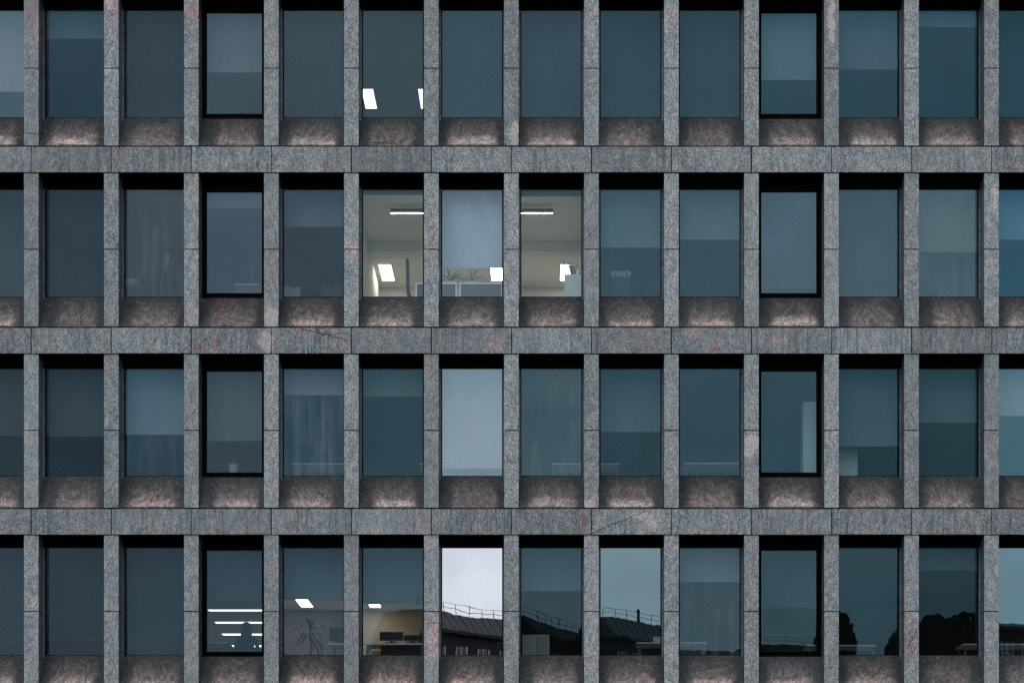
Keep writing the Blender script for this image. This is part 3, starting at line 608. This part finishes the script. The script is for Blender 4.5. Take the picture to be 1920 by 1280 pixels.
# dracaena, bottom row
zp = zf3; cxp = X(582, 1.5); top = Z(1148, 1.5)
t = thing('potted_dracaena', 'dark dracaena with drooping leaves beside a monitor', 'plant', (cxp, 1.5, zp))
m = MB(); m.lathe((0, 0, 0.002), [(.14, 0), (.17, .34), (.175, .36), (.15, .36)], 20); m.build('pot', GREYP, t)
m = MB(); hh = Z(1190, 1.5) - zp; m.tube([(0, 0, .35), (.02, 0, .7), (0, 0, hh), (-.02, 0, hh + .15)], [.022, .02, .018, .008], 7); m.build('stem', GREYP, t)
m = MB()
for k in range(62):
    a = random.uniform(0, 6.28); q = random.random(); z_ = hh - .12 + q * .32
    up = .1 + q * 1.1
    m.leaf((0, 0, z_), (math.cos(a), .6 * math.sin(a), up), random.uniform(.36, .60), random.uniform(.024, .038), random.uniform(1.3, 2.6), 9)
for k in range(9): m.leaf((-.02, 0, hh + .1), (random.uniform(-.16, .16), random.uniform(-.1, .1), 1), random.uniform(.22, .34), .026, .1, 5)
m.build('foliage', LEAF, t)

def monitor(pl, pr, pt, pb, yy, rz, label, group='dark computer monitors', skew=0):
    a, b = P(pl, pb, yy), P(pr, pt, yy)
    t = thing('monitor', label, 'monitor', ((a.x + b.x)/2, yy, a.z), rz, group); L = (b.x - a.x)/2; h = b.z - a.z
    m = MB(); m.box((-L, -.02, .05), (L, .02, h)); m.build('screen', GREYP, t, bevel=.004)
    m = MB(); m.box((-.03, .021, .012), (.03, .05, h * .6)); m.box((-.12, -.06, 0), (.12, .1, .011)); m.build('stand', GREYP, t)
    return t
monitor(617, 655, 1176, 1204.6, 1.1, R(-14), 'slightly turned dark monitor beside the potted dracaena')
monitor(712, 756, 1184, 1204.6, 1.05, 0, 'larger dark monitor at the left of the amber lit desk')
monitor(757, 789, 1190, 1204.6, 1.2, 0, 'lower dark monitor at the right of the amber lit desk')
t, L, h = bx_thing('equipment_case', 'big black case under the desk in the amber lit office', 'case', 714, 800, 1207.5, 1240, 1.05, .4, GREYP, floor=zf3)
t = thing('bottle', 'dark bottle at the right end of the amber lit desk', 'bottle', P(789, 1204.8, 1.0))
m = MB(); m.lathe((0, 0, 0), [(.035, 0), (.037, .14), (.03, .18), (.014, .22), (.014, .26)], 14); m.build('body', GREYP, t)
m = MB(); m.lathe((0, 0, .261), [(.016, 0), (.016, .02)], 12); m.build('cap', POT, t)
bx_thing('cardboard_box', 'brown cardboard box low at the left of the amber lit desk', 'box', 688, 712, 1219, 1228, .75, .3, CARD, floor=zf3)
# amber room: an added, unseen panel behind the blind brightens the far wall
panel(part_px(4) + .60, 3.6, 3, 1.0, .9, 3.6, 'added light panel unseen behind the blind, brightening the amber lit office', col=(1, .80, .58))

# ------------------------------------------------------------------ seated person, seen from behind through the glass
CLOTH = mat('dark jumper', (.03, .035, .045), .9, 0, .1); HAIR = mat('dark hair', (.012, .010, .009), .5); SKIN = mat('skin', (.42, .27, .20), .5, 0, .4, .05); TROUSER = mat('dark trousers', (.02, .022, .03), .9, 0, .1)
def person(loc, rz, label):
    t = thing('person', label, 'person', loc, rz)
    J = {'pel': (0, 0, .50), 'bel': (0, .01, .64), 'che': (0, .0, .80), 'nec': (0, .02, .98), 'hd0': (0, .03, 1.05), 'hd1': (0, .035, 1.12), 'hd2': (0, .03, 1.19),
         'shl': (-.17, .0, .92), 'ell': (-.24, .10, .68), 'wrl': (-.16, .32, .74), 'hal': (-.13, .40, .755), 'shr': (.17, .0, .92), 'elr': (.24, .10, .68), 'wrr': (.16, .32, .74), 'har': (.13, .40, .755),
         'hpl': (-.10, .02, .50), 'knl': (-.13, .45, .50), 'anl': (-.13, .43, .09), 'tol': (-.13, .58, .04), 'hpr': (.10, .02, .50), 'knr': (.13, .45, .50), 'anr': (.13, .43, .09), 'tor': (.13, .58, .04)}
    Rr = {'pel': .15, 'bel': .13, 'che': .145, 'nec': .055, 'hd0': .07, 'hd1': .085, 'hd2': .075, 'sh': .062, 'el': .042, 'wr': .028, 'ha': .03, 'hp': .09, 'kn': .06, 'an': .038, 'to': .035}
    E = [('pel','bel'),('bel','che'),('che','nec'),('nec','hd0'),('hd0','hd1'),('hd1','hd2')]
    for s in 'lr': E += [('che','sh'+s),('sh'+s,'el'+s),('el'+s,'wr'+s),('wr'+s,'ha'+s),('pel','hp'+s),('hp'+s,'kn'+s),('kn'+s,'an'+s),('an'+s,'to'+s)]
    names = list(J); idx = {n: i for i, n in enumerate(names)}
    verts = [J[n] for n in names]; edges = [(idx[a], idx[b]) for a, b in E]; rad = [Rr.get(n, Rr.get(n[:2])) for n in names]
    for s, sx in (('l', -1), ('r', 1)):          # five unequal fingers, rooted in the palm
        px_, py_, pz_ = J['ha' + s]
        for k, ln in enumerate((.045, .066, .073, .068, .052)):
            ox = (-.034 + k * .016) * -sx
            b0 = (px_ + ox, py_ + (.0 if k == 0 else .03), pz_); b1 = (px_ + ox * (1.9 if k == 0 else 1.25), py_ + .03 + ln * .55, pz_ + .006); b2 = (px_ + ox * (1.9 if k == 0 else 1.25), py_ + .03 + ln, pz_ - .012)
            n0 = len(verts); verts += [b0, b1, b2]; rad += [.009, .008, .007]; edges += [(idx['ha' + s], n0), (n0, n0 + 1), (n0 + 1, n0 + 2)]
    me = bpy.data.meshes.new('body'); me.from_pydata(verts, edges, [])
    o = bpy.data.objects.new('body', me); C.objects.link(o); o.parent = t
    sk = o.modifiers.new('skin', 'SKIN'); sk.use_smooth_shade = True
    for i, v in enumerate(me.skin_vertices[0].data): v.radius = (rad[i], rad[i]); v.use_root = (i == 0)
    o.modifiers.new('sub', 'SUBSURF').levels = 1; o.modifiers['sub'].render_levels = 1
    me.materials.append(CLOTH)
    dg = bpy.context.evaluated_depsgraph_get(); me2 = bpy.data.meshes.new_from_object(o.evaluated_get(dg)); o.modifiers.clear(); o.data = me2
    me2.materials.clear()
    for mm in (CLOTH, SKIN, TROUSER): me2.materials.append(mm)
    for p in me2.polygons:
        c = p.center; p.material_index = 1 if (c.z > .985 or (c.y > .33 and c.z > .62)) else (2 if (c.z < .56) else 0); p.use_smooth = True
    # face: nose, mouth, ears, eyes
    m = MB(); m.prism([(.115, 1.13), (.140, 1.095), (.115, 1.09)], -.012, .012); m.build('nose', SKIN, t)
    m = MB(); m.prism([(.105, 1.060), (.119, 1.055), (.105, 1.050)], -.024, .024); m.build('mouth', mat('lips', (.35, .14, .12), .5), t)
    for sx in (-1, 1):
        m = MB(); m.lathe((sx * .032, .108, 1.125), [(.004, -.009), (.011, 0), (.004, .009)], 8); m.build('eye', HAIR, t)
        m = MB(); m.lathe((sx * .088, .03, 1.10), [(.006, -.028), (.013, 0), (.006, .028)], 8); m.build('ear', SKIN, t)
    # long hair falling on the shoulders
    m = MB(); m.lathe((0, -.005, 0), [(.07, .86), (.115, .90), (.118, 1.0), (.112, 1.10), (.108, 1.17), (.085, 1.225), (.04, 1.25), (.004, 1.255)], 20, 1.0, .82)
    hr = m.build('hair', HAIR, t, smooth=True)
    return t
pp = P(462, 1224, 2.0)
person((pp.x, 2.0, zf3), 0, 'seated person with long dark hair, back to the strip lit office window')
office_chair((pp.x + .42, 2.3, zf3), R(20), 'round backed dark office chair right of the seated person', headrest=False, bk=.85)
office_chair((pp.x, 2.0, zf3), 0, 'dark office chair under the seated person', headrest=False, bk=.5)

# ------------------------------------------------------------------ the square in front, and what the glass reflects
ground = MB(); ground.box((-400, -400, -.3), (400, 400, 0)); g = ground.build('ground', mat('dark paving', (.045, .046, .05), .9, 0, .2, .3, .6)); g['kind'] = 'structure'

def far(px, dist):   # a point seen in the glass at px when it is dist metres along the reflected sight line
    return Vector(((px - HX) * dist / F, -(dist - D - .86), 0))
def zh(py, dist): return EYE + (HY - py) * dist / F
STUC = mat('sooty render', (.026, .027, .028), .9, 0, .2, .3, .5); ROOF = mat('slate roof', (.03, .035, .042), .7, 0, .3, .2, .6); WFR = mat('painted window frame', (.34, .36, .38), .6); DGL = mat('dark window glass', (.01, .011, .013), .1)
STEEL = mat('scaffold steel', (.03, .032, .035), .5)
def townhouse(pl, dl, pr, dr, yl, label, nwin=4, rail=True, mans=1.2, chim=(), dp=4.0):
    a, b = far(pl, dl), far(pr, dr); H = zh(yl, dl)
    L = (b - a).length; ang = math.atan2(b.y - a.y, b.x - a.x)
    t = thing('town_house', label, 'building', (a.x, a.y, 0), ang, 'old houses reflected in the glass')
    eav = H - mans
    m = MB(); m.box((0, -dp, 0), (L, 0, eav)); m.build('wall', STUC, t)
    # facade faces +y in its own frame (towards the offices) when a is at the left
    m = MB(); m.box((-.1, -dp, eav + .004), (L + .1, .35, eav + .16)); m.build('cornice', STUC, t)
    m = MB(); m.prism([(.1, eav + .165), (-.75, H), (-dp + .8, H), (-dp, eav + .165)], 0, L); rf = m.build('roof', ROOF, t)
    for k in range(int(L / .5)):
        xk = .25 + k * .5; m = MB(); m.prism([(.13, eav + .17), (-.72, H + .02), (-.78, H + .005), (.07, eav + .165)], xk - .02, xk + .02); m.build('roof_seam', STEEL, rf)
    if rail:
        m = MB(); n = max(3, int(L / .8))
        for k in range(n + 1): m.box((k * L / n - .012, -.71, H + .002), (k * L / n + .012, -.69, H + .42))
        m.box((0, -.71, H + .425), (L, -.69, H + .443)); m.box((0, -.71, H + .2), (L, -.69, H + .22)); m.build('railing', STEEL, t)
    for c in chim: 
        m = MB(); m.box((c * L - .05, -1.2, H - .2), (c * L + .05, -1.05, H + .7)); m.build('chimney', STUC, t)
    fl = 3.0; z_ = eav - .55
    while z_ - 1.9 > .5:
        for k in range(nwin):
            xc = (k + .5) * L / nwin; ww = L / nwin * .27
            m = MB(); m.box((xc - ww, -.1, z_ - 1.8), (xc + ww, .012, z_)); wn = m.build('window', DGL, t)
            f = MB()
            for q in (-1, 0, 1): f.box((xc + q * (ww - .03) - .035, .0125, z_ - 1.8), (xc + q * (ww - .03) + .035, .05, z_))
            f.box((xc - ww + .045, .013, z_ - .7), (xc + ww - .045, .045, z_ - .64)); f.build('frame', WFR, wn)
        z_ -= fl
    return t
townhouse(800, 97.6, 968, 101.8, 1136, 'old house with roof railing reflected in the brightest bottom row pane', 4)
townhouse(1005, 101.5, 1108, 108, 1153, 'dark sloping roofed house reflected right of the brightest pane', 4, True, 1.0, (), 2.2)
townhouse(1150, 101, 1262, 104.5, 1152, 'railed roof with a thin chimney reflected in the pale bluish bottom pane', 4, True, 1.2, (.7,), 2.6)
townhouse(1278, 102, 1408, 103, 1214, 'low flat roof line reflected in the streaky pane right of the pale one', 5, False, .6, (), 3)
townhouse(1416, 110, 1545, 111, 1204, 'low house with thin rods reflected in the bottom black framed window', 5, True, 1.0)
townhouse(1868, 101, 2020, 104, 1160, 'flat roofed house reflected at the bottom right corner', 4, False, .5)
# hipped roof end wrapped in scaffolding, seen in the amber lit pane
d_ = 96.5; c_ = far(800, d_); t = thing('hipped_house', 'steep hipped roof end reflected in the pane of the amber lit office', 'building', (c_.x, c_.y, 0), 0, 'old houses reflected in the glass')
k_ = d_ / F; m = MB()
lo_ = [(-104 * k_, 0, 0), (-2 * k_, 0, 0), (-2 * k_, -3, 0), (-104 * k_, -3, 0)]; md_ = [(x_, y_, zh(1226, d_)) for x_, y_, _ in lo_]; up_ = [(-40 * k_, -.3, zh(1152, d_)), (-2 * k_, -.3, zh(1150, d_)), (-2 * k_, -2.7, zh(1150, d_)), (-40 * k_, -2.7, zh(1152, d_))]
rg = [[m.bm.verts.new(p) for p in q] for q in (lo_, md_, up_)]
for a_, b_ in zip(rg, rg[1:]):
    for q in range(4): m.bm.faces.new((a_[q], a_[(q + 1) % 4], b_[(q + 1) % 4], b_[q]))
m.bm.faces.new(rg[0][::-1]); m.bm.faces.new(rg[2]); m.build('roof', ROOF, t)
t = thing('scaffold', 'thin scaffold tubes climbing the steep roof end, reflected in the amber lit pane', 'scaffold', (c_.x, c_.y + .35, 0))
pt = [(-112, 1228), (-96, 1206), (-84, 1188), (-68, 1166), (-55, 1152), (-44, 1146), (-22, 1147), (-2, 1148)]
for yy_ in (0, .5):
    m = MB(); m.tube([(x_ * k_, yy_, zh(y_, d_)) for x_, y_ in pt], .035, 5)
    for x_, y_ in pt[1:]: m.tube([(x_ * k_, yy_, zh(y_, d_)), (x_ * k_ + .15, yy_, zh(y_ + 34, d_))], .022, 4)
    m.tube([((x_ + 9) * k_, yy_, zh(y_ + 14, d_)) for x_, y_ in pt], .022, 4); m.build('tube_frame', STEEL, t)
TREE = mat('night dark foliage', (.012, .015, .012), .9, 0, .1); BARK = mat('bark', (.03, .025, .02), .9)
def tree(px, dist, py_top, rad, hz, label):
    c = far(px, dist); top = zh(py_top, dist); cz = top - hz
    t = thing('tree', label, 'tree', (c.x, c.y, 0), 0, 'trees reflected in the glass')
    m = MB(); m.tube([(0, 0, 0), (.1, 0, cz * .5), (0, .1, cz)], [.4, .3, .18], 8)
    for k in range(6):
        a = k * 1.05; m.tube([(0, 0, cz * .75), (rad * .5 * math.cos(a), rad * .5 * math.sin(a), cz + hz * .2)], [.13, .04], 5)
    m.build('trunk', BARK, t)
    m = MB(); rnd = random.Random(int(px))
    for k in range(9000):
        while True:
            p = Vector((rnd.uniform(-1, 1), rnd.uniform(-1, 1), rnd.uniform(-1, 1)))
            if p.length < 1: break
        q = Vector((p.x * rad, p.y * rad, cz + p.z * hz)) * 1.0
        s_ = rnd.uniform(.08, .18); u = Vector((rnd.uniform(-1, 1), rnd.uniform(-1, 1), rnd.uniform(-1, 1))).normalized(); v = u.cross(Vector((rnd.uniform(-1, 1), rnd.uniform(-1, 1), .3))).normalized()
        vs = [m.bm.verts.new(q + u * s_ * a + v * s_ * b) for a, b in ((-1, -.6), (1, -.5), (.9, .6), (-.8, .5))]
        m.bm.faces.new(vs)
    m.build('crown', TREE, t)
tree(1566, 88, 1148, .85, 1.6, 'rounded dark tree reflected at the left of a right hand bottom window')
tree(1700, 88, 1172, 1.0, 2.2, 'dark tree reflected at the right of the same bottom window')
tree(1752, 96, 1152, 1.5, 3.4, 'left half of the wide dark tree mass reflected lower right')
tree(1806, 97, 1149, 1.7, 3.4, 'right half of the wide dark tree mass reflected lower right')
